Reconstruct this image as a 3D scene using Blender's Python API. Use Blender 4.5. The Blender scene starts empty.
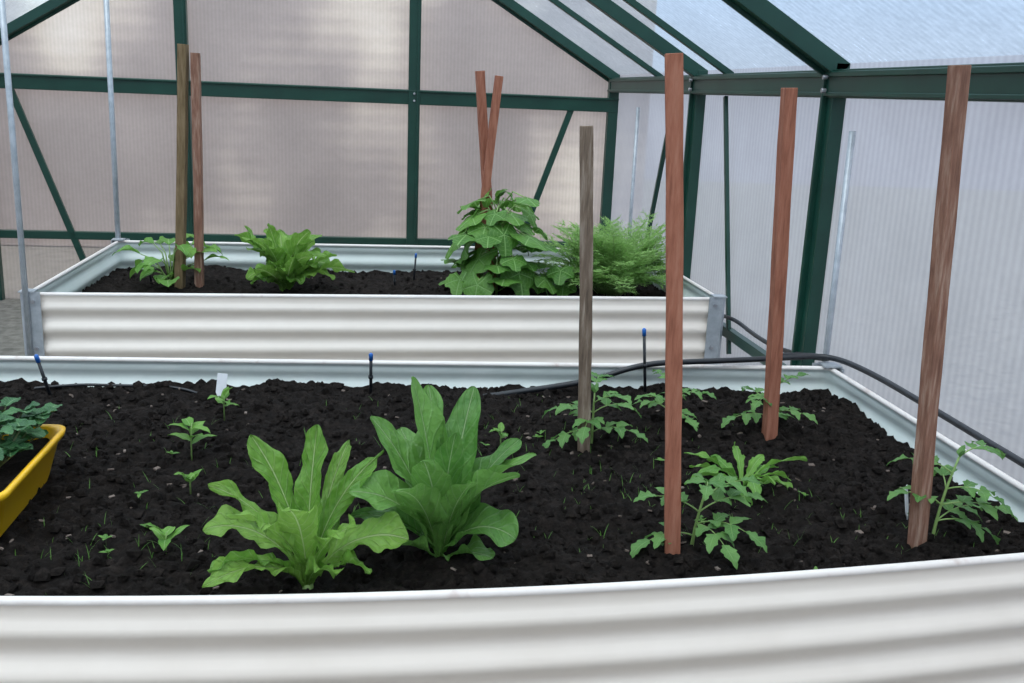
import bpy, math, random
from mathutils import Vector, Matrix, noise
random.seed(7)
R=random.random
def U(a,b): return a+(b-a)*R()
rad=math.radians
C=bpy.context.scene.collection

# ------------------------------------------------------------ camera
th=rad(14.2); ps=rad(8.2); rl=rad(2.4)
Fw=Vector((math.cos(th)*math.sin(ps),math.cos(th)*math.cos(ps),-math.sin(th)))
R0=Vector((math.cos(ps),-math.sin(ps),0)); U0=R0.cross(Fw)
Rc=R0*math.cos(rl)+U0*math.sin(rl); Uc=U0*math.cos(rl)-R0*math.sin(rl)
cd=bpy.data.cameras.new("camera"); cam=bpy.data.objects.new("camera",cd); C.objects.link(cam)
M=Matrix((Rc,Uc,-Fw)).transposed().to_4x4(); M.translation=Vector((0,0,1.30)); cam.matrix_world=M
cd.sensor_width=36; cd.lens=983/1024*36; cd.clip_start=0.02
bpy.context.scene.camera=cam
try:
    bpy.context.scene.view_settings.view_transform='Standard'
except Exception: pass

# ------------------------------------------------------------ materials
def newmat(name):
    m=bpy.data.materials.new(name); m.use_nodes=True; nt=m.node_tree
    for n in list(nt.nodes): nt.nodes.remove(n)
    out=nt.nodes.new("ShaderNodeOutputMaterial")
    return m,nt,out
def N(nt,t,**k):
    n=nt.nodes.new(t)
    for a,b in k.items(): setattr(n,a,b)
    return n
def rgba(c): return (c[0],c[1],c[2],1)
def ramp(nt,fac,stops):
    n=N(nt,"ShaderNodeValToRGB"); e=n.color_ramp.elements
    e[0].position=stops[0][0]; e[0].color=rgba(stops[0][1])
    e[1].position=stops[-1][0]; e[1].color=rgba(stops[-1][1])
    for p,c in stops[1:-1]:
        x=e.new(p); x.color=rgba(c)
    nt.links.new(fac,n.inputs[0]); return n.outputs[0]
def noisetex(nt,scale,detail=4,rough=.6,coord="Object",sc=None):
    tc=N(nt,"ShaderNodeTexCoord"); t=N(nt,"ShaderNodeTexNoise")
    t.inputs["Scale"].default_value=scale; t.inputs["Detail"].default_value=detail; t.inputs["Roughness"].default_value=rough
    if sc:
        mp=N(nt,"ShaderNodeMapping"); mp.inputs["Scale"].default_value=sc
        nt.links.new(tc.outputs[coord],mp.inputs[0]); nt.links.new(mp.outputs[0],t.inputs[0])
    else: nt.links.new(tc.outputs[coord],t.inputs[0])
    return t.outputs["Fac"]
def bump(nt,h,strength,dist=.01):
    b=N(nt,"ShaderNodeBump"); b.inputs["Strength"].default_value=strength; b.inputs["Distance"].default_value=dist
    nt.links.new(h,b.inputs["Height"]); return b.outputs[0]
def simple(name,stops,scale=20,rough=.5,metal=0,sc=None,bmp=0,bscale=None,spec=.5):
    m,nt,out=newmat(name); p=N(nt,"ShaderNodeBsdfPrincipled")
    f=noisetex(nt,scale,sc=sc); c=ramp(nt,f,stops)
    nt.links.new(c,p.inputs["Base Color"]); p.inputs["Roughness"].default_value=rough; p.inputs["Metallic"].default_value=metal
    p.inputs["Specular IOR Level"].default_value=spec
    if bmp:
        h=noisetex(nt,bscale or scale*2,sc=sc); nt.links.new(bump(nt,h,bmp),p.inputs["Normal"])
    nt.links.new(p.outputs[0],out.inputs[0]); return m
def panel(name,col,transp,tcol,trans_w,rib_axis,ribscale,ribamt,spots=0):
    """twin-wall polycarbonate: clear transmission + scattering"""
    m,nt,out=newmat(name)
    tr=N(nt,"ShaderNodeBsdfTransparent"); tl=N(nt,"ShaderNodeBsdfTranslucent"); df=N(nt,"ShaderNodeBsdfDiffuse")
    gl=N(nt,"ShaderNodeBsdfGlossy"); gl.inputs["Roughness"].default_value=.35
    geo=N(nt,"ShaderNodeNewGeometry"); sep=N(nt,"ShaderNodeSeparateXYZ"); nt.links.new(geo.outputs["Position"],sep.inputs[0])
    mu=N(nt,"ShaderNodeMath",operation='MULTIPLY'); mu.inputs[1].default_value=ribscale; nt.links.new(sep.outputs[rib_axis],mu.inputs[0])
    si=N(nt,"ShaderNodeMath",operation='SINE'); nt.links.new(mu.outputs[0],si.inputs[0])
    ma=N(nt,"ShaderNodeMath",operation='MULTIPLY_ADD'); ma.inputs[1].default_value=ribamt; ma.inputs[2].default_value=1; nt.links.new(si.outputs[0],ma.inputs[0])
    nz=noisetex(nt,2.2,5,.65); mr=N(nt,"ShaderNodeMapRange"); mr.inputs[3].default_value=.80; mr.inputs[4].default_value=1.16; nt.links.new(nz,mr.inputs[0])
    m2=N(nt,"ShaderNodeMath",operation='MULTIPLY'); nt.links.new(ma.outputs[0],m2.inputs[0]); nt.links.new(mr.outputs[0],m2.inputs[1])
    last=m2.outputs[0]
    if spots:
        nz2=noisetex(nt,42,4,.7); mr2=N(nt,"ShaderNodeMapRange"); mr2.inputs[1].default_value=.38; mr2.inputs[2].default_value=.65
        mr2.inputs[3].default_value=1-spots; mr2.inputs[4].default_value=1+spots; nt.links.new(nz2,mr2.inputs[0])
        m3=N(nt,"ShaderNodeMath",operation='MULTIPLY'); nt.links.new(last,m3.inputs[0]); nt.links.new(mr2.outputs[0],m3.inputs[1]); last=m3.outputs[0]
    def tint(c):
        v=N(nt,"ShaderNodeVectorMath",operation='SCALE'); v.inputs[0].default_value=c; nt.links.new(last,v.inputs["Scale"]); return v.outputs[0]
    nt.links.new(tint(col),tl.inputs[0]); nt.links.new(tint(col),df.inputs[0]); nt.links.new(tint(tcol),tr.inputs[0])
    a=N(nt,"ShaderNodeMixShader"); a.inputs[0].default_value=trans_w; nt.links.new(df.outputs[0],a.inputs[1]); nt.links.new(tl.outputs[0],a.inputs[2])
    b=N(nt,"ShaderNodeMixShader"); b.inputs[0].default_value=transp; nt.links.new(a.outputs[0],b.inputs[1]); nt.links.new(tr.outputs[0],b.inputs[2])
    c=N(nt,"ShaderNodeMixShader"); c.inputs[0].default_value=.03; nt.links.new(b.outputs[0],c.inputs[1]); nt.links.new(gl.outputs[0],c.inputs[2])
    nt.links.new(c.outputs[0],out.inputs[0]); return m
def leafmat(name,dark,light,rib,veins=9,ribw=.05,transl=.35,vein_amt=.6,rough=.45,crinkle=38,cst=.5):
    m,nt,out=newmat(name)
    uv=N(nt,"ShaderNodeUVMap"); sep=N(nt,"ShaderNodeSeparateXYZ"); nt.links.new(uv.outputs[0],sep.inputs[0])
    a=N(nt,"ShaderNodeMath",operation='MULTIPLY_ADD'); a.inputs[1].default_value=2; a.inputs[2].default_value=-1; nt.links.new(sep.outputs[0],a.inputs[0])
    ab=N(nt,"ShaderNodeMath",operation='ABSOLUTE'); nt.links.new(a.outputs[0],ab.inputs[0])
    t1=N(nt,"ShaderNodeMath",operation='MULTIPLY'); t1.inputs[1].default_value=veins; nt.links.new(sep.outputs[1],t1.inputs[0])
    t2=N(nt,"ShaderNodeMath",operation='MULTIPLY_ADD'); t2.inputs[1].default_value=-1.8; nt.links.new(ab.outputs[0],t2.inputs[0]); nt.links.new(t1.outputs[0],t2.inputs[2])
    pp=N(nt,"ShaderNodeMath",operation='PINGPONG'); pp.inputs[1].default_value=.5; nt.links.new(t2.outputs[0],pp.inputs[0])
    v=N(nt,"ShaderNodeMapRange"); v.inputs[1].default_value=0; v.inputs[2].default_value=.13; v.inputs[3].default_value=vein_amt; v.inputs[4].default_value=0; nt.links.new(pp.outputs[0],v.inputs[0])
    rb=N(nt,"ShaderNodeMapRange"); rb.inputs[1].default_value=ribw; rb.inputs[2].default_value=ribw*2.2; rb.inputs[3].default_value=1; rb.inputs[4].default_value=0; nt.links.new(ab.outputs[0],rb.inputs[0])
    mx=N(nt,"ShaderNodeMath",operation='MAXIMUM'); nt.links.new(v.outputs[0],mx.inputs[0]); nt.links.new(rb.outputs[0],mx.inputs[1])
    geo=N(nt,"ShaderNodeNewGeometry")
    nz=noisetex(nt,crinkle,4,.6)
    ad=N(nt,"ShaderNodeMath",operation='MULTIPLY_ADD'); ad.inputs[1].default_value=.55; nt.links.new(geo.outputs["Random Per Island"],ad.inputs[0])
    nm=N(nt,"ShaderNodeMath",operation='MULTIPLY_ADD'); nm.inputs[1].default_value=1.0; nm.inputs[2].default_value=-.28; nt.links.new(nz,nm.inputs[0]); nt.links.new(nm.outputs[0],ad.inputs[2])
    base=ramp(nt,ad.outputs[0],[(0,dark),(1,light)])
    mc=N(nt,"ShaderNodeMix",data_type='RGBA'); nt.links.new(mx.outputs[0],mc.inputs[0]); nt.links.new(base,mc.inputs[6]); mc.inputs[7].default_value=rgba(rib)
    p=N(nt,"ShaderNodeBsdfPrincipled"); nt.links.new(mc.outputs[2],p.inputs["Base Color"]); p.inputs["Roughness"].default_value=rough; p.inputs["Specular IOR Level"].default_value=.4
    inv=N(nt,"ShaderNodeMath",operation='MULTIPLY_ADD'); inv.inputs[1].default_value=-1; nt.links.new(mx.outputs[0],inv.inputs[0]); nt.links.new(nz,inv.inputs[2])
    nt.links.new(bump(nt,inv.outputs[0],cst,.006),p.inputs["Normal"])
    tl=N(nt,"ShaderNodeBsdfTranslucent"); nt.links.new(mc.outputs[2],tl.inputs[0])
    ms=N(nt,"ShaderNodeMixShader"); ms.inputs[0].default_value=transl; nt.links.new(p.outputs[0],ms.inputs[1]); nt.links.new(tl.outputs[0],ms.inputs[2])
    nt.links.new(ms.outputs[0],out.inputs[0]); return m

m_frame=simple("green_powdercoat",[(.3,(.003,.036,.024)),(.7,(.006,.052,.034))],6,.38)
m_end=panel("polycarbonate_end",(.56,.52,.52),.50,(.96,.93,.93),.55,0,300,.05,spots=.03)
m_side=panel("polycarbonate_side",(.51,.52,.57),.35,(.82,.85,.93),.6,1,210,.055,spots=.02)
m_roof=panel("polycarbonate_roof",(.34,.40,.48),.60,(.83,.93,1.0),.7,1,210,.05,spots=.09)
m_cream=simple("cream_steel",[(.3,(.78,.70,.62)),(.7,(.83,.75,.67))],5,.33)
m_inner=simple("pale_steel_inside",[(.3,(.64,.70,.66)),(.75,(.74,.78,.74))],9,.4)
m_lip=simple("steel_edge_lip",[(.3,(.55,.44,.40)),(.42,(.72,.66,.62)),(.8,(.80,.76,.72))],11,.35)
m_galv=simple("galvanised_steel",[(.3,(.33,.36,.39)),(.7,(.48,.51,.54))],30,.4,.4)
m_bolt=simple("bolt_steel",[(.3,(.3,.3,.32)),(.7,(.5,.5,.52))],30,.35,.8)
m_black=simple("black_poly_pipe",[(.3,(.008,.009,.011)),(.7,(.016,.018,.022))],30,.4)
m_blue=simple("blue_plastic",[(.3,(.01,.10,.38)),(.7,(.02,.15,.52))],30,.4)
m_white=simple("white_plastic",[(.3,(.80,.80,.83)),(.7,(.88,.88,.9))],30,.4)
m_yellow=simple("yellow_plastic",[(.3,(.84,.44,.010)),(.7,(.92,.54,.015))],8,.35)
m_ground=simple("ground_gravel",[(.3,(.10,.095,.08)),(.7,(.22,.21,.18))],18,.95,bmp=.5)
def soilmat(name):
    m,nt,out=newmat(name); p=N(nt,"ShaderNodeBsdfPrincipled")
    f=noisetex(nt,40,9,.75); c=ramp(nt,f,[(.25,(.0065,.0053,.0046)),(.5,(.0195,.0152,.0132)),(.66,(.042,.0325,.028)),(.84,(.105,.084,.073))])
    nt.links.new(c,p.inputs["Base Color"]); p.inputs["Roughness"].default_value=.95; p.inputs["Specular IOR Level"].default_value=.12
    h=noisetex(nt,95,9,.75); nt.links.new(bump(nt,h,.9,.025),p.inputs["Normal"])
    nt.links.new(p.outputs[0],out.inputs[0]); return m
m_soil=soilmat("dark_compost")
m_chip=simple("bark_chip",[(.3,(.06,.04,.028)),(.7,(.22,.17,.145))],3,.85)
def wood(name,a,b,c):
    return simple(name,[(.25,a),(.5,b),(.75,c)],22,.75,sc=(5,5,.5),bmp=.4,bscale=50,spec=.2)
m_wood=wood("red_hardwood",(.20,.072,.044),(.34,.130,.080),(.42,.19,.125))
m_wood2=wood("brown_hardwood",(.14,.066,.045),(.26,.13,.088),(.42,.28,.21))
m_woodg=wood("weathered_wood",(.08,.06,.045),(.20,.145,.105),(.38,.31,.25))
m_woody=wood("olive_wood",(.11,.075,.035),(.19,.13,.068),(.27,.19,.11))
m_lettuce=leafmat("lettuce_leaf",(.10,.27,.03),(.31,.53,.10),(.50,.66,.28),11,.028,.42,.25,.4,60,.9)
m_romaine=leafmat("romaine_leaf",(.07,.21,.035),(.20,.40,.09),(.38,.55,.25),9,.020,.38,.20,.38,50,.9)
m_tomato=leafmat("tomato_leaf",(.07,.20,.045),(.19,.38,.10),(.22,.40,.13),7,.03,.35,.3)
m_herb=leafmat("herb_leaf",(.08,.24,.03),(.24,.46,.08),(.32,.52,.18),7,.03,.35,.3)
m_cuc=leafmat("cucumber_leaf",(.055,.18,.025),(.18,.38,.065),(.27,.48,.15),6,.03,.35,.45)
m_fen=leafmat("feathery_leaf",(.18,.40,.05),(.38,.66,.13),(.3,.5,.15),6,.01,.45,.1)
m_straw=leafmat("strawberry_leaf",(.02,.085,.03),(.07,.20,.065),(.19,.35,.14),8,.03,.22,.4)
m_stem=simple("green_stem",[(.3,(.17,.29,.08)),(.7,(.28,.41,.13))],30,.5)
m_stemp=simple("purple_green_stem",[(.3,(.09,.10,.04)),(.7,(.16,.22,.08))],30,.5)

# ------------------------------------------------------------ mesh helpers
class MB:
    def __init__(s): s.v=[];s.f=[];s.uv=[];s.mi=[]
    def add(s,vs,fs,uvs=None,mi=0):
        o=len(s.v); s.v+=[tuple(x) for x in vs]
        s.uv+=list(uvs) if uvs else [(.5,.5)]*len(vs)
        for f in fs: s.f.append(tuple(i+o for i in f)); s.mi.append(mi)
    def box(s,c,h,rot=None,mi=0):
        vs=[Vector((x*h[0],y*h[1],z*h[2])) for x in(-1,1) for y in(-1,1) for z in(-1,1)]
        if rot: vs=[rot@v for v in vs]
        s.add([v+Vector(c) for v in vs],[(0,1,3,2),(4,6,7,5),(0,4,5,1),(2,3,7,6),(0,2,6,4),(1,5,7,3)],mi=mi)
    def beam(s,a,b,w,d,upv=(0,1,0),mi=0):
        """rectangular bar a->b; d size along upv, w the other way"""
        a=Vector(a);b=Vector(b);t=(b-a).normalized();u=Vector(upv);u=(u-t*u.dot(t)).normalized();sd=t.cross(u)
        vs=[]
        for p in(a,b):
            for i,j in((-1,-1),(1,-1),(1,1),(-1,1)): vs.append(p+sd*(i*w/2)+u*(j*d/2))
        s.add(vs,[(3,2,1,0),(4,5,6,7),(0,1,5,4),(1,2,6,5),(2,3,7,6),(3,0,4,7)],mi=mi)
    def tube(s,pts,rs,n=6,mi=0,cap=True):
        pts=[Vector(p) for p in pts]
        if not hasattr(rs,'__len__'): rs=[rs]*len(pts)
        vs=[];fs=[]
        for i,p in enumerate(pts):
            t=(pts[min(i+1,len(pts)-1)]-pts[max(i-1,0)]).normalized()
            a=t.cross(Vector((0.13,.31,.94)));
            if a.length<.05: a=t.cross(Vector((1,0,0)))
            a.normalize(); b=t.cross(a)
            for k in range(n):
                an=2*math.pi*k/n; vs.append(p+a*(rs[i]*math.cos(an))+b*(rs[i]*math.sin(an)))
        for i in range(len(pts)-1):
            for k in range(n):
                k2=(k+1)%n; fs.append((i*n+k,i*n+k2,(i+1)*n+k2,(i+1)*n+k))
        if cap: fs.append(tuple(range(n))[::-1]); fs.append(tuple((len(pts)-1)*n+k for k in range(n)))
        s.add(vs,fs,mi=mi)
    def obj(s,name,mats,parent=None,smooth=True,bevel=0):
        me=bpy.data.meshes.new(name); me.from_pydata(s.v,[],s.f); 
        for m in (mats if isinstance(mats,(list,tuple)) else [mats]): me.materials.append(m)
        me.polygons.foreach_set("material_index",s.mi)
        if smooth: me.polygons.foreach_set("use_smooth",[True]*len(s.f))
        ul=me.uv_layers.new(name="UVMap"); li=[0]*len(me.loops); me.loops.foreach_get("vertex_index",li)
        ul.data.foreach_set("uv",[c for i in li for c in s.uv[i]])
        me.update(); o=bpy.data.objects.new(name,me); C.objects.link(o)
        if parent: o.parent=parent
        if bevel:
            b=o.modifiers.new("bevel","BEVEL"); b.width=bevel; b.segments=2
        return o
def empty(name,loc=(0,0,0)):
    e=bpy.data.objects.new(name,None); C.objects.link(e); e.empty_display_size=.1; e.location=loc
    return e

# ------------------------------------------------------------ greenhouse shell
XL,XR,YB,YF=-2.22,1.45,6.03,-.75
EZ=1.43; RX=(XL+XR)/2; SL=.59; RZ=EZ+(XR-RX)*SL
b=MB(); b.add([(-14,-8,-.01),(14,-8,-.01),(14,16,-.01),(-14,16,-.01)],[(0,1,2,3)]); b.obj("ground",m_ground,smooth=False)
b=MB(); b.box((RX,(YB+YF)/2,-.03),((XR-XL)/2,(YB-YF)/2,.03)); b.obj("floor",m_ground,smooth=False)
b=MB(); b.add([(XR,YF,0),(XR,YB,0),(XR,YB,EZ),(XR,YF,EZ)],[(0,1,2,3)]); b.obj("wall_right",m_side,smooth=False)
b=MB(); b.add([(XL,YF,0),(XL,YB,0),(XL,YB,EZ),(XL,YF,EZ)],[(0,1,2,3)]); b.obj("wall_left",m_side,smooth=False)
for nm,y in(("wall_back",YB),("wall_front",YF)):
    b=MB(); b.add([(XL,y,0),(XR,y,0),(XR,y,EZ),(RX,y,RZ),(XL,y,EZ)],[(0,1,2,3,4)]); b.obj(nm,m_end,smooth=False)
b=MB(); b.add([(XR,YF,EZ),(XR,YB,EZ),(RX,YB,RZ),(RX,YF,RZ)],[(0,1,2,3)]); b.add([(XL,YF,EZ),(XL,YB,EZ),(RX,YB,RZ),(RX,YF,RZ)],[(0,1,2,3)]); b.obj("ceiling",m_roof,smooth=False)

fr=MB(); y=6.0
def FB(a,b_,w,d,up=(0,1,0)): fr.beam(a,b_,w,d,up)
for z in(.39,):
    FB((XL,y,z),(XR,y,z),.045,.04)
FB((XL,y-.005,1.25),(XR,y-.005,1.25),.085,.045)
FB((XL,y-.032,1.285),(XR,y-.032,1.285),.010,.012)
for x in(-1.09,.22): 
    FB((x,y-.012,.0),(x,y-.012,2.3),.068,.05); FB((x+.02,y-.04,0),(x+.02,y-.04,2.3),.01,.01)
FB((XL+.03,y,0),(XL+.03,y,EZ),.06,.05); FB((XR-.03,y,0),(XR-.03,y,EZ),.06,.05)
FB((-2.03,y-.01,1.22),(-1.64,y-.01,.08),.036,.02); FB((1.165,y-.01,1.22),(.775,y-.01,.08),.036,.02)
for yy,w,d in((6.0,.075,.05),(5.03,.03,.025),(4.365,.05,.055),(4.0,.03,.025),(3.01,.055,.055),(1.55,.06,.06),(.1,.06,.06)):
    for sx,xe in((1,XR),(-1,XL)):
        a=Vector((xe-sx*.015,yy,EZ-.025)); e=Vector((RX,yy,RZ-.025))
        fr.beam(a,e,d,w,(0,1,0))
        if w>.05: fr.beam(a+Vector((0,w*.3,-.03)),e+Vector((0,w*.3,-.03)),.03,.012,(0,1,0))
for yy in(4.365,3.01,1.55,.1):
    for sx,xe in((1,XR),(-1,XL)):
        FB((xe-sx*.025,yy,0),(xe-sx*.025,yy,EZ),.045,.055); FB((xe-sx*.055,yy+.018,0),(xe-sx*.055,yy+.018,EZ-.03),.02,.014)
for sx,xe in((1,XR),(-1,XL)):
    fr.beam((xe-sx*.03,YF,1.367),(xe-sx*.03,YB,1.367),.05,.085,(0,0,1))
    fr.beam((xe-sx*.058,YF,1.395),(xe-sx*.058,YB,1.395),.012,.016,(0,0,1))
    fr.beam((xe-sx*.058,YF,1.335),(xe-sx*.058,YB,1.335),.012,.012,(0,0,1))
    fr.beam((xe-sx*.025,YF,.39),(xe-sx*.025,YB,.39),.03,.04,(0,0,1))
fr.beam((RX,YF,RZ-.03),(RX,YB,RZ-.03),.06,.06,(0,0,1))
fr.beam((1.425,4.74,1.30),(1.425,5.13,.35),.022,.02,(1,0,0))
fr.beam((1.42,4.005,1.32),(1.42,3.69,.31),.022,.015,(1,0,0))
for yy in(4.365,3.01):                                   # bolts
    for dz in(0,.04): fr.tube([(1.385,yy-.01,1.345+dz),(1.37,yy-.01,1.345+dz)],.008,8,1)
for x in(-1.09,.22):
    for dz in(-.02,.02): fr.tube([(x,5.975,1.25+dz),(x,5.95,1.25+dz)],.007,8,1)
fr.obj("greenhouse_frame",[m_frame,m_bolt],smooth=False,bevel=.002)

# neighbouring boundary wall outside, seen through the panels; warm glow painted into its colour
m,nt,out=newmat("painted_glow_render"); p=N(nt,"ShaderNodeBsdfPrincipled"); p.inputs["Roughness"].default_value=.95
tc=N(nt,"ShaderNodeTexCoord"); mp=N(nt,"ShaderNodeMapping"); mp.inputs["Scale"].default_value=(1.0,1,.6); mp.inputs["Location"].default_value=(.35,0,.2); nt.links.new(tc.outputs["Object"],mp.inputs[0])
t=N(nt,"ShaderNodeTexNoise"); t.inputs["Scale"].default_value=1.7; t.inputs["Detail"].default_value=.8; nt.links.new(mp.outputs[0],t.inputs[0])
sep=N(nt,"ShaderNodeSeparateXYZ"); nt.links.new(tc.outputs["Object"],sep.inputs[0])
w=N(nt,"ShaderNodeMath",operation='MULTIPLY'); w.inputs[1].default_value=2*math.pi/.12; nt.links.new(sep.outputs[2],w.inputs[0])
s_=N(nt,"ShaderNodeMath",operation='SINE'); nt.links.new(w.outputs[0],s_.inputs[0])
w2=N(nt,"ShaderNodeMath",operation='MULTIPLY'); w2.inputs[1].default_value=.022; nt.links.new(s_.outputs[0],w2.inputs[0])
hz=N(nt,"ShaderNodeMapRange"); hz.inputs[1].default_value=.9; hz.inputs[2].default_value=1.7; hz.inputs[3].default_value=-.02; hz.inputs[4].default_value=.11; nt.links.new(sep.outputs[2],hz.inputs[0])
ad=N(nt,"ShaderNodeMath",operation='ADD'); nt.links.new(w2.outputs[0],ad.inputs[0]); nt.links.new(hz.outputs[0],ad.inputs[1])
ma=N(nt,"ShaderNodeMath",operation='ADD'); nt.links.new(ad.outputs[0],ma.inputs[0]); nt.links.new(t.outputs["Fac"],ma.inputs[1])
c=ramp(nt,ma.outputs[0],[(.30,(.22,.18,.165)),(.50,(.31,.26,.24)),(.62,(.50,.435,.38)),(.74,(.80,.73,.61)),(.90,(.95,.90,.80))])  # pale warm stops imitate blurred light patches and bands
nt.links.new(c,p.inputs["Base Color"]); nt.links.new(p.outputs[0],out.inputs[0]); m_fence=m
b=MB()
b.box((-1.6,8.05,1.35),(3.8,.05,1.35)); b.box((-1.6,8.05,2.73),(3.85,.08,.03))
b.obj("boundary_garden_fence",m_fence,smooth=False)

# ------------------------------------------------------------ raised beds
def bed(name,FL,FR,BR,BL,bulge,H,soilz,res,ncl,seed):
    root=empty(name,((FL[0]+FR[0])/2,(FL[1]+BL[1])/2,0)); off=Vector(root.location)
    P=[]
    cs=[Vector((*c,0)) for c in(FL,FR,BR,BL)]; rc=.035
    for i in range(4):
        a,b_=cs[i],cs[(i+1)%4]; prev=cs[i-1]
        d=(b_-a).normalized(); dp=(a-prev).normalized()
        for k in range(5):
            q=k/4; pos=(a-dp*rc)*(1-q)**2+a*2*q*(1-q)+(a+d*rc)*q*q
            nn=(dp*(1-q)+d*q).normalized(); P.append((pos,Vector((nn.y,-nn.x,0))))
        n=24
        for k in range(1,n):
            q=k/n; pos=(a+d*rc)*(1-q)+(b_-d*rc)*q
            if i==0: pos=pos+Vector((0,-bulge*math.sin(math.pi*q)**1.0,0))
            P.append((pos,Vector((d.y,-d.x,0))))
    prof=[]
    nz=int(H/.009)
    def cor(z):
        d=H-z
        if d<.02: return 0.004
        return .004+.0085*math.sin((d-.02)/.078*2*math.pi-1.2)*min(1,(d-.02)/.03) 
    for k in range(nz+1):
        z=(H-.012)*k/nz; prof.append((cor(z),z,0))
    for k in range(7):
        an=math.pi*(k/6); prof.append((-.002+.008*math.cos(an),H-.010+.010*math.sin(an),2))
    for k in range(nz+1):
        z=(H-.014)*(1-k/nz); prof.append((cor(z)-.004-.003,z,1))
    m=MB(); n=len(prof); L=len(P); vs=[];fs=[]
    for pos,nn in P:
        for o,z,_ in prof: vs.append(pos+nn*o+Vector((0,0,z))-off)
    m.add(vs,[])
    for i in range(L):
        j=(i+1)%L
        for k in range(n-1):
            m.f.append((i*n+k,j*n+k,j*n+k+1,i*n+k+1)); m.mi.append(prof[k+1][2])
    m.obj("corrugated_wall",[m_cream,m_inner,m_lip],root)
    for i,cc in enumerate(cs):
        cpt=sum(cs,Vector())/4; dirv=(cc-cpt); sx=1 if dirv.x>0 else -1; sy=1 if dirv.y>0 else -1
        m=MB()
        m.beam(cc-off+Vector((sx*.018,-sy*.022,0)),cc-off+Vector((sx*.018,-sy*.022,H+.004)),.055,.003,(1,0,0))
        m.beam(cc-off+Vector((-sx*.022,sy*.018,0)),cc-off+Vector((-sx*.022,sy*.018,H+.004)),.055,.003,(0,1,0))
        m.beam(cc-off+Vector((sx*.012,sy*.012,0)),cc-off+Vector((sx*.012,sy*.012,H+.004)),.022,.003,(sx,sy,0))
        m.box(cc-off+Vector((-sx*.004,-sy*.004,H+.004)),(.026,.026,.0025))
        for dz in(.03,.2,.37): m.tube([cc-off+Vector((-sx*.025,sy*.018,H-dz)),cc-off+Vector((-sx*.025,sy*.028,H-dz))],.007,8,1)
        m.obj("corner_bracket",[m_galv,m_bolt],root,smooth=False)
    x0=min(FL[0],BL[0])+.006; x1=max(FR[0],BR[0])-.006; m=MB(); nx=int((x1-x0)/res)
    yl=lambda x:(FL[1]+(FR[1]-FL[1])*(x-x0)/(x1-x0))-(bulge*math.sin(math.pi*(x-x0)/(x1-x0)))+.008
    yh=lambda x:(BL[1]+(BR[1]-BL[1])*(x-x0)/(x1-x0))-.008
    ny=int(1.25/res); vs=[]
    def hgt(x,y):
        q=Vector((x+seed,y,0))
        h=noise.noise(q*3)*.018+noise.noise(q*9)*.016+abs(noise.noise(q*24))*.020+noise.noise(q*55)*.009+noise.noise(q*130)*.004
        return soilz+h-.002
    for i in range(nx+1):
        x=x0+(x1-x0)*i/nx
        for j in range(ny+1):
            y=yl(x)+(yh(x)-yl(x))*j/ny; vs.append(Vector((x,y,hgt(x,y)))-off)
    fs=[(i*(ny+1)+j,(i+1)*(ny+1)+j,(i+1)*(ny+1)+j+1,i*(ny+1)+j+1) for i in range(nx) for j in range(ny)]
    m.add(vs,fs); m.obj("soil",m_soil,root)
    m=MB(); ph=(1+5**.5)/2
    ico=[Vector(v).normalized() for v in[(-1,ph,0),(1,ph,0),(-1,-ph,0),(1,-ph,0),(0,-1,ph),(0,1,ph),(0,-1,-ph),(0,1,-ph),(ph,0,-1),(ph,0,1),(-ph,0,-1),(-ph,0,1)]]
    icf=[(0,11,5),(0,5,1),(0,1,7),(0,7,10),(0,10,11),(1,5,9),(5,11,4),(11,10,2),(10,7,6),(7,1,8),(3,9,4),(3,4,2),(3,2,6),(3,6,8),(3,8,9),(4,9,5),(2,4,11),(6,2,10),(8,6,7),(9,8,1)]
    for k in range(ncl):
        x=U(x0+.02,x1-.02); y=U(yl(x)+.02,yh(x)-.02); s=.0018+.013*R()**5
        m.add([Vector((x,y,hgt(x,y)+s*.2))-off+v*s*U(.5,1.35) for v in ico],icf)
    m.obj("soil_clods",m_soil,root,smooth=False)
    m=MB()
    for k in range(ncl//70):
        x=U(x0+.03,x1-.03); y=U(yl(x)+.03,yh(x)-.03); s=U(.002,.008)
        m.box(Vector((x,y,hgt(x,y)+.003))-off,(s,s*U(.3,.7),.0015),Matrix.Rotation(U(0,6),3,'Z')@Matrix.Rotation(U(-.6,.6),3,'X'))
    m.obj("bark_chips",m_chip,root,smooth=False)
    return root,hgt
bedN,hN=bed("raised_garden_bed",(-1.20,1.45),(1.345,1.470),(1.345,2.665),(-1.20,2.75),.085,.55,.475,.0065,14000,0)
bedF,hF=bed("raised_garden_bed",(-1.215,3.59),(1.35,3.66),(1.34,4.86),(-1.205,4.82),.0,.55,.42,.014,3000,9)

# ------------------------------------------------------------ stakes, poles
def stake(base,top,w,mat,yaw,soil):
    m=MB(); t=Vector(top); d=t-Vector(base); a=Vector(base)-d*(.06/d.z)
    n=14; vs=[];tt=d.normalized(); s1=Vector((math.cos(yaw),math.sin(yaw),0)); s1=(s1-tt*s1.dot(tt)).normalized(); s2=tt.cross(s1)
    for k in range(n+1):
        q=k/n; p=a*(1-q)+t*q; ww=w/2*(1+.03*math.sin(k*1.7+yaw*9)); wob=s1*(.0015*math.sin(q*5+yaw*7))
        for i,j in((-1,-1),(1,-1),(1,1),(-1,1)): vs.append(p+wob+s1*i*ww+s2*j*ww*.92)
    fs=[(3,2,1,0),tuple(n*4+i for i in range(4))]
    for k in range(n):
        for i in range(4): i2=(i+1)%4; fs.append((k*4+i,k*4+i2,k*4+4+i2,k*4+4+i))
    m.add([v-a for v in vs],fs); o=m.obj("wooden_stake",mat,smooth=False,bevel=.0015); o.location=a; return o
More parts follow.
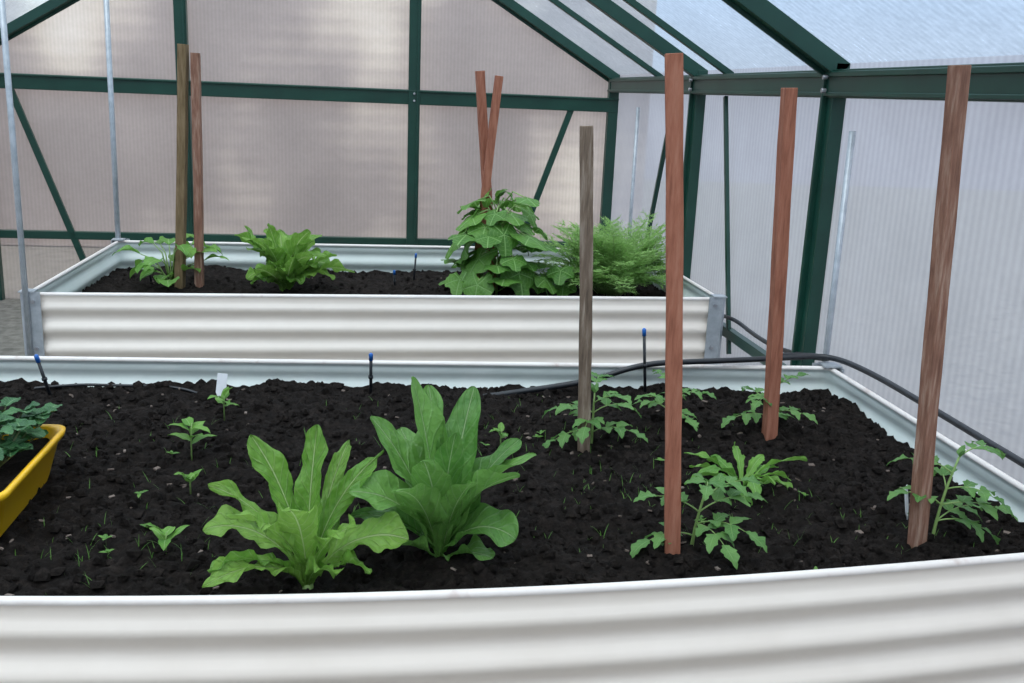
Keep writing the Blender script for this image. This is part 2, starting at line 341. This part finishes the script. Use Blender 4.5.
stake((.555,1.626,.48),(.482,1.626,1.373),.029,m_wood,rad(-14),.48)
stake((1.051,1.64,.48),(.993,1.64,1.377),.028,m_wood2,rad(20),.48)
stake((.998,2.261,.48),(.955,2.261,1.337),.031,m_wood,rad(3),.48)
stake((.504,2.2,.48),(.465,2.2,1.235),.030,m_woodg,rad(-10),.48)
stake((-.83,4.30,.42),(-.777,4.30,1.436),.036,m_woody,rad(-12),.42)
stake((-.75,4.30,.42),(-.729,4.30,1.404),.034,m_wood2,rad(-5),.42)
stake((.535,4.39,.42),(.443,4.39,1.385),.036,m_wood,rad(10),.42)
stake((.44,4.345,.42),(.523,4.345,1.367),.033,m_wood,rad(5),.42)
def pole(name,a,b_,r,mat):
    m=MB(); m.tube([a,b_],r,10); return m.obj(name,mat)
pole("metal_pole",(-1.212,3.565,.0),(-1.209,3.565,1.9),.010,m_galv)
pole("metal_pole",(-1.215,4.85,.0),(-1.20,4.85,1.9),.012,m_galv)
pole("metal_pole",(1.41,2.83,.0),(1.41,2.84,1.23),.010,m_galv)
pole("metal_pole",(1.41,5.35,.0),(1.41,5.35,1.25),.010,m_galv)

# ------------------------------------------------------------ hose, drip pegs, labels
def curve(name,pts,r,mat):
    cu=bpy.data.curves.new(name,'CURVE'); cu.dimensions='3D'; cu.bevel_depth=r; cu.bevel_resolution=4; cu.resolution_u=10
    s=cu.splines.new('NURBS'); s.points.add(len(pts)-1)
    for i,p_ in enumerate(pts): s.points[i].co=(*p_,1)
    s.use_endpoint_u=True; s.order_u=3; cu.materials.append(mat); o=bpy.data.objects.new(name,cu); C.objects.link(o); return o
curve("irrigation_hose",[(.30,2.60,.475),(.45,2.63,.487),(.62,2.645,.51),(.76,2.64,.562),(.92,2.65,.566),(1.12,2.67,.568),(1.25,2.69,.570),(1.36,2.69,.574),(1.395,2.5,.572),(1.395,2.2,.57),(1.392,1.9,.568),(1.40,1.5,.56),(1.40,1.0,.4),(1.40,.6,.02)],.0085,m_black)
curve("irrigation_hose",[(1.40,4.3,.02),(1.40,4.1,.35),(1.40,3.72,.48),(1.40,3.29,.455),(1.40,2.95,.50),(1.385,2.72,.555),(1.30,2.70,.575),(1.2,2.69,.575)],.008,m_black)
curve("drip_tube",[(-.90,2.66,.482),(-.8,2.68,.488),(-.7,2.68,.484),(-.53,2.68,.482),(-.48,2.66,.468)],.004,m_black)
def peg(a,b_):
    m=MB(); a=Vector(a);b_=Vector(b_); d=(b_-a).normalized(); m.tube([a,b_-d*.02],.0045,8); m.tube([b_-d*.022,b_-d*.004,b_],[.006,.006,.003],8,1)
    m.tube([a+(b_-a)*.45,a+(b_-a)*.5],.007,8); return m.obj("drip_irrigation_peg",[m_black,m_blue])
peg((-.845,2.62,.46),(-.87,2.60,.592)); peg((-.01,2.64,.46),(-.01,2.60,.60)); peg((.765,2.60,.47),(.742,2.585,.68)); peg((.09,4.45,.40),(.085,4.42,.50)); peg((.18,4.6,.40),(.19,4.6,.55))
peg((-.98,4.45,.40),(-.99,4.45,.53))
def label(p,yaw,tilt):
    m=MB(); rot=Matrix.Rotation(yaw,3,'Z')@Matrix.Rotation(tilt,3,'Y')@Matrix.Rotation(-.15,3,'X')
    m.box((0,0,0),(.013,.001,.026),rot); m.add([rot@Vector(v) for v in((-.013,-.001,-.026),(.013,-.001,-.026),(0,-.001,-.050),(-.013,.001,-.026),(.013,.001,-.026),(0,.001,-.050))],[(0,2,1),(3,4,5),(0,3,5,2),(1,2,5,4)])
    o=m.obj("plant_label",m_white,smooth=False); o.location=p
label((-.405,2.60,.515),.1,.12); label((1.09,1.76,.52),.9,-.1)
# ------------------------------------------------------------ leaves
def prof(kind,t):
    if kind=='lettuce': return .10*(1-t)+.98*max(0,t**1.1*(1-t**6))**.7*1.15
    if kind=='romaine': return .15*(1-t)+.97*max(0,math.sin(math.pi*t**1.45))**.5
    if kind=='ovate': return max(0,math.sin(math.pi*t**.75))**.9
    if kind=='lobed': return max(0,math.sin(math.pi*t**.7))**.85*(.50+.50*abs(math.cos(3.4*math.pi*t)))
    if kind=='straw': return max(0,math.sin(math.pi*t**1.0))**.6
    if kind=='blade': return (1-t)**.5
def leaf(m,base,az,el,L,W,droop,kind='ovate',ruf=0,rf=14,cup=.2,twist=0,nu=12,nv=6,serr=0,sf=18,stem=0,mi=0,bd=.25):
    az=rad(az);el=rad(el);droop=rad(droop);p=Vector(base);h=Vector((math.cos(az),math.sin(az),0));side0=Vector((-math.sin(az),math.cos(az),0))
    vs=[];uv=[];ph=U(0,6);ph2=U(0,6);bend=U(-bd,bd);ir=U(0,99);t0=0
    for i in range(nu+1):
        t=i/nu
        if kind in('romaine','lettuce'): t=1-(1-t)**1.5
        e=el-droop*t**1.3; tg=h*math.cos(e)+Vector((0,0,math.sin(e)))
        tg=(tg+side0*bend*t).normalized()
        p=p+tg*(L*(t-t0)); t0=t
        up=tg.cross(side0).normalized(); 
        tw=twist*t; s_=side0*math.cos(tw)+up*math.sin(tw); u_=up*math.cos(tw)-side0*math.sin(tw)
        w=W*prof(kind,t)
        for j in range(-nv,nv+1):
            s=j/nv; a=abs(s); sg=1 if s>0 else -1
            ww=w*(1+(serr*((t*sf+(.4 if s>0 else 0))%1-.5)*a**3)+(.22*noise.noise(Vector((t*4,sg*3+ir,0)))*a if ruf else 0))
            rr=ruf*a**2*w/W*(math.sin(rf*t+ph+(1.7 if s>0 else 0))+.5*math.sin(rf*2.3*t+ph2+s*2))
            if ruf: rr+=ruf*.45*noise.noise(Vector((s*2.5+ir,t*6,ir)))*min(1,a*3)
            vs.append(p+s_*(s*ww*math.cos(cup*a))+u_*(cup*a*a*w*1.0+rr)); uv.append(((s+1)/2,t))
    k=2*nv+1; fs=[(i*k+j,i*k+j+1,(i+1)*k+j+1,(i+1)*k+j) for i in range(nu) for j in range(2*nv)]
    m.add(vs,fs,uv,mi); return p
def palm(m,base,az,tilt,r,lob=.16,cup=.18,mi=0):
    """palmate leaf (cucumber): disc with 5 lobes, heart notch at the petiole"""
    az=rad(az);tl=rad(tilt); fwd=Vector((math.cos(az)*math.cos(tl),math.sin(az)*math.cos(tl),math.sin(tl))); sd=Vector((-math.sin(az),math.cos(az),0)); up=fwd.cross(sd).normalized()
    if up.z<0: up=-up
    n=40; rg=[.0,.2,.4,.6,.8,1]; vs=[];uv=[];fs=[];ph=U(0,6)
    for q in rg:
        for k in range(n):
            a=2*math.pi*k/n-math.pi
            rr=r*(1-lob+lob*abs(math.cos(2.5*a))**.8)*(1.12 if abs(a)<.4 else .95)
            if abs(a)>2.75: rr*=.45+.4*(math.pi-abs(a))
            rr*=1+.03*math.sin(k*2.4)
            x=rr*q*math.cos(a);y=rr*q*math.sin(a)
            z=-cup*r*q*q*1.2+ .05*r*math.sin(5*a+ph)*q*q + .10*r*abs(math.sin(2.5*a))*q
            vs.append(Vector(base)+fwd*(x+.25*r)+sd*y+up*z)
            d=abs(((a/ (2*math.pi/5))+.5)%1-.5)*2*q
            uv.append((.5+.5*min(1,d*1.0),q))
    for i in range(len(rg)-1):
        for k in range(n):
            k2=(k+1)%n; fs.append((i*n+k,(i+1)*n+k,(i+1)*n+k2,i*n+k2))
    m.add(vs,fs,uv,mi)

def place(m,name,mats,loc):
    o=m.obj(name,mats); o.location=loc; return o
def lettuce(loc,leaves,kind,mats,name,ruf,W,serr,sf,rf=14,cup=.25,nu=24):
    m=MB()
    m.tube([(0,0,-.04),(0,0,-.005)],[.012,.009],8,1)
    for az,el,L,w,dr in leaves:
        r0=.006; b_=(math.cos(rad(az))*r0,math.sin(rad(az))*r0,U(-.012,.005))
        leaf(m,b_,az+U(-5,5),el,L,w*W,dr,kind,ruf,rf,cup,U(-.8,.8),nu,8,serr,sf,bd=.45)
    return place(m,name,mats,loc)
lettuce((-.11,1.55,.482),[(178,66,.215,.90,95),(222,52,.20,.65,85),(205,60,.19,.55,85),(135,82,.27,.70,25),(100,86,.27,.65,20),(262,80,.21,.85,45),(280,60,.14,.6,60),(2,64,.20,1.1,85),(335,58,.15,.7,75),(62,76,.25,.6,45),(48,62,.28,.42,45),(78,58,.29,.42,40),(152,70,.25,.42,60),(235,78,.23,.6,60),(310,75,.17,.65,50)],'lettuce',[m_lettuce,m_stem],"lettuce_plant",.015,.043,.10,13,15,.25,30)
lettuce((.12,1.64,.482),[(110,84,.335,.80,14),(80,82,.31,.80,30),(150,76,.28,.80,38),(188,70,.24,1.05,60),(200,42,.13,.7,45),(8,74,.26,.90,55),(30,70,.26,.8,40),(335,68,.18,1.05,95),(345,78,.25,.75,55),(255,82,.24,.8,30),(295,80,.22,.7,40),(45,80,.31,.75,25),(220,74,.25,.75,55),(165,52,.18,.5,60),(270,86,.27,.6,15),(120,70,.27,.7,55),(312,40,.12,.6,50)],'romaine',[m_romaine,m_stem],"romaine_lettuce",.011,.046,0.03,9,10,.3,28)
lettuce((.80,1.92,.482),[(a+U(-12,12),U(40,75),U(.10,.16),U(.6,.9),U(60,110)) for a in range(0,360,24)],'lettuce',[m_herb,m_stem],"leafy_greens",.007,.022,.45,7,12,nu=18)
lettuce((-.39,4.30,.43),[(a*1.0+U(-14,14),U(50,88),U(.16,.35),U(.6,1.0),U(20,100)) for a in range(0,1080,28)],'romaine',[m_lettuce,m_stem],"lettuce_plant",.018,.048,.1,9,14)
m=MB()
for k in range(22):
    az=k*137.5;h=U(.04,.20);rr=U(.03,.14);b_=Vector((math.cos(rad(az))*rr*1.1,math.sin(rad(az))*rr,h)); m.tube([(0,0,-.01),b_*.5+Vector((0,0,h*.3)),b_],[.004,.003,.002],5,1)
    leaf(m,b_,az,U(0,35),U(.07,.13),U(.028,.046),U(30,80),'ovate',.006,9,.25,U(-.4,.4),12,5)
place(m,"bean_seedling",[m_herb,m_stem],(-.87,4.33,.43))

# -- tomatoes
def compound(m,base,az,el,L,dr,sz=1):
    a=rad(az);e0=rad(el);d=rad(dr);p=Vector(base);pts=[p.copy()];n=10;tgs=[]
    for i in range(n):
        t=(i+1)/n;e=e0-d*t;tg=Vector((math.cos(a)*math.cos(e),math.sin(a)*math.cos(e),math.sin(e)));p=p+tg*L/n;pts.append(p.copy());tgs.append(e)
    m.tube(pts,[.0018*sz*(1-.6*i/n) for i in range(n+1)],5,1)
    for q,l in((.42,.44),(.70,.52)):
        i=int(q*n)
        for sgn in(-1,1):
            leaf(m,pts[i],az+sgn*U(45,70),math.degrees(tgs[i-1])+U(-5,20),L*l*U(.8,1.1),L*.17,U(30,70),'lobed',.002,9,.2,U(-.3,.3),10,3)
    leaf(m,pts[-1],az,math.degrees(tgs[-1])+5,L*.55,L*.19,45,'lobed',.003,9,.2,U(-.3,.3),12,3)
def tomato(loc,h,L,n,lean=(0,0),spread=None):
    m=MB(); pts=[(lean[0]*q*q,lean[1]*q*q,-.03+(h+.03)*q) for q in[i/6 for i in range(7)]]; m.tube(pts,[.004-.002*i/6 for i in range(7)],6,1)
    a0=U(0,360)
    for k in range(n):
        q=.40+.60*k/(n-1); p=Vector(pts[int(q*6)])
        az=(spread[k%len(spread)] if spread else a0+k*137)
        compound(m,p,az+U(-12,12),U(10,30)+q*25,L*(1.05-.35*abs(q-.5)),U(35,65))
    for k in range(3): leaf(m,pts[-1],U(0,360),70,L*.3,L*.09,40,'lobed',0,9,.2,0,6,2)
    return place(m,"tomato_seedling",[m_tomato,m_stem],loc)
tomato((.53,2.235,.48),.12,.10,8)
tomato((.76,2.34,.48),.10,.085,7)
tomato((1.01,2.31,.48),.10,.09,6)
tomato((.60,1.655,.48),.115,.095,7,(.02,.0),[200,330,280,350,170,0,240])
tomato((1.095,1.66,.48),.17,.095,8,(.03,0),[0,20,345,180,60,320,150,10])
# -- cucumber on stakes
m=MB()
st=[(0,0,-.03),(.0,.0,.1),(-.03,.01,.2),(-.02,.02,.33),(.02,.02,.42)]; m.tube(st,[.006,.005,.005,.004,.003],6,1)
for k in range(54):
    q=k/53; zz=.06+.36*q+U(-.03,.03); az=k*137.5; rr=(.19-.06*q)*U(.5,1.12); a=rad(az)
    b_=Vector((math.cos(a)*rr*1.1,math.sin(a)*rr,zz)); m.tube([(0,0,max(.0,zz-.06)),b_*.5+Vector((0,0,zz*.5+.02)),b_],.003,5,1)
    palm(m,b_,az+U(-25,25),U(-70,5),U(.060,.105)*(1-.2*q))
for x,z in((.24,.03),(.30,.02),(.19,.06),(-.17,.05),(.33,.07),(.27,.1)): palm(m,(x,U(-.1,.05),z+.03),U(-120,0),-35,U(.06,.08))
for k in range(10): leaf(m,(U(-.08,.08),U(-.02,.04),U(.36,.42)),U(0,360),75,U(.05,.09),.022,60,'ovate',.003,9,.2)
place(m,"cucumber_plant",[m_cuc,m_stem],(.54,4.30,.43))
# -- feathery fennel / carrot
m=MB()
for k in range(170):
    az=U(0,360);el=U(40,88);L=U(.20,.42);a=rad(az);dr=rad(U(20,70));p=Vector((math.cos(a)*.07*R(),math.sin(a)*.07*R(),0));pts=[p.copy()];n=12;nrm=[]
    for i in range(n):
        e=rad(el)-dr*((i+1)/n)**1.5;tg=Vector((math.cos(a)*math.cos(e),math.sin(a)*math.cos(e),math.sin(e)));p=p+tg*L/n
        if p.x>.21: p.x=.21
        pts.append(p.copy());nrm.append(tg)
    m.tube(pts,[.002*(1-.7*i/n) for i in range(n+1)],4,1)
    for i in range(3,n):
        for sgn in(-1,1):
            l2=.075*(1-.55*i/n)*U(.8,1.2); sd=Vector((-math.sin(a),math.cos(a),0))*sgn; d=(nrm[i]*.6+sd+Vector((0,0,U(-.2,.3)))).normalized(); q=pts[i]
            for s in range(6):
                qq=q+d*l2*s/5
                for s2 in(-1,1):
                    dd=(d*.7+nrm[i]*s2*.8+Vector((U(-.3,.3),U(-.3,.3),U(-.3,.3)))).normalized(); l3=.020*U(.7,1.3); wv=dd.cross(Vector((U(-1,1),U(-1,1),1))).normalized()*.0021
                    m.add([qq-wv,qq+wv,qq+dd*l3+wv*.3,qq+dd*l3-wv*.3],[(0,1,2,3)])
            wv=Vector((0,0,.001)); m.add([q-wv,q+wv,q+d*l2+wv*.5,q+d*l2-wv*.5],[(0,1,2,3)])
place(m,"fennel_plant",[m_fen,m_stem],(1.07,4.30,.43))

# -- yellow planter with strawberries
root=empty("yellow_planter",(-.84,1.88,.47))
m=MB(); 
def ringpts(hx,hy,z,rc=.035,n=5):
    out=[]
    for cx,cy,a0 in((1,1,0),(-1,1,90),(-1,-1,180),(1,-1,270)):
        for k in range(n+1):
            an=rad(a0+90*k/n); out.append(Vector((cx*(hx-rc)+rc*math.cos(an),cy*(hy-rc)+rc*math.sin(an),z)))
    return out
rings=[ringpts(.160,.155,0),ringpts(.170,.165,.012),ringpts(.192,.188,.098),ringpts(.200,.196,.100),ringpts(.202,.198,.112),ringpts(.196,.190,.114),ringpts(.188,.182,.108),ringpts(.165,.165,.03)]
vs=[v for r_ in rings for v in r_]; n=len(rings[0]); fs=[(i*n+k,i*n+(k+1)%n,(i+1)*n+(k+1)%n,(i+1)*n+k) for i in range(len(rings)-1) for k in range(n)]; fs.append(tuple(range(n))[::-1]); m.add(vs,fs)
m.obj("trough",m_yellow,root)
m=MB(); g=24; vs=[]
for i in range(g+1):
    for j in range(g+1):
        x=(i/g-.5)*.355;y=(j/g-.5)*.35; vs.append((x,y,.085+.01*noise.noise(Vector((x*30,y*30,3)))+.004*noise.noise(Vector((x*90,y*90,3)))))
m.add(vs,[(i*(g+1)+j,(i+1)*(g+1)+j,(i+1)*(g+1)+j+1,i*(g+1)+j+1) for i in range(g) for j in range(g)]); m.obj("potting_soil",m_soil,root)
m=MB()
for k in range(120):
    x=U(-.15,.175);y=U(-.17,.175);z=.115+U(0,.055); az=U(0,360); m.tube([(x*.7,y*.7,.08),(x,y,z)],.0018,5,1)
    for d in(-75,0,75): leaf(m,(x,y,z),az+d,U(0,30),.042*U(.8,1.1),.018,U(10,50),'straw',.002,9,.25,0,10,4,.3,6)
m.obj("strawberry_leaves",[m_straw,m_stemp],root)

# -- small seedlings
def seedling(loc,h,n,L):
    m=MB(); m.tube([(0,0,-.01),(0,0,h*.6),(.003,0,h)],[.002,.0018,.0012],5,1)
    for k in range(n): leaf(m,(0,0,h*(.45+.55*k/n)),k*137+U(0,40),U(20,65),L*U(.7,1.2),L*.24,U(20,70),'ovate',.002,8,.2,0,7,2)
    return place(m,"seedling",[m_herb,m_stem],loc)
seedling((-.40,2.12,.478),.09,7,.055); seedling((-.375,2.43,.478),.06,6,.045); seedling((-.365,1.665,.478),.045,5,.045); seedling((-.375,1.96,.478),.03,5,.035); seedling((.30,2.2,.478),.045,5,.035)
m=MB()
for k in range(430):
    cx,cy,s=random.choice([(-.65,2.2,.25),(-.2,2.0,.3),(.3,1.9,.3),(.2,2.4,.3),(.65,1.85,.25),(-.5,1.7,.2),(.9,1.7,.25),(.45,2.2,.3)])
    x=random.gauss(cx,s*.6);y=random.gauss(cy,s*.45)
    if not(-1.1<x<1.28 and 1.5<y<2.6): continue
    if x<-.62 and y<2.1: continue
    z=hN(x,y)
    if k%28==0:
        for q in range(4): leaf(m,(x,y,z+.012),q*90+U(-20,20),U(10,50),U(.010,.020),U(.003,.006),30,'ovate',0,8,.2,0,4,1)
        leaf(m,(x,y,z-.003),0,88,.016,.001,0,'blade',0,8,0,0,3,1)
    else:
        for q in range(random.choice((1,1,2))): leaf(m,(x,y,z-.003),U(0,360),U(50,88),U(.012,.035),U(.0006,.0011),U(0,50),'blade',0,8,0,0,4,1)
m.obj("sprouting_weeds",[m_cuc])

# ------------------------------------------------------------ light
wd=bpy.data.worlds.new("overcast_sky"); bpy.context.scene.world=wd; wd.use_nodes=True; nt=wd.node_tree
bg=nt.nodes["Background"]; tc=N(nt,"ShaderNodeTexCoord"); sep=N(nt,"ShaderNodeSeparateXYZ"); nt.links.new(tc.outputs["Generated"],sep.inputs[0])
c=ramp(nt,sep.outputs[2],[(0,(.18,.185,.205)),(.10,(.195,.245,.32)),(.22,(.235,.295,.38)),(.5,(.60,.67,.75)),(1,(.97,.97,.96))])
nt.links.new(c,bg.inputs[0]); bg.inputs[1].default_value=3.15
sd=bpy.data.lights.new("hazy_sun",'SUN'); sd.energy=2.15; sd.angle=rad(40); sd.color=(1,.96,.89); so=bpy.data.objects.new("hazy_sun",sd); C.objects.link(so); so.rotation_euler=(rad(25),rad(-15),0)
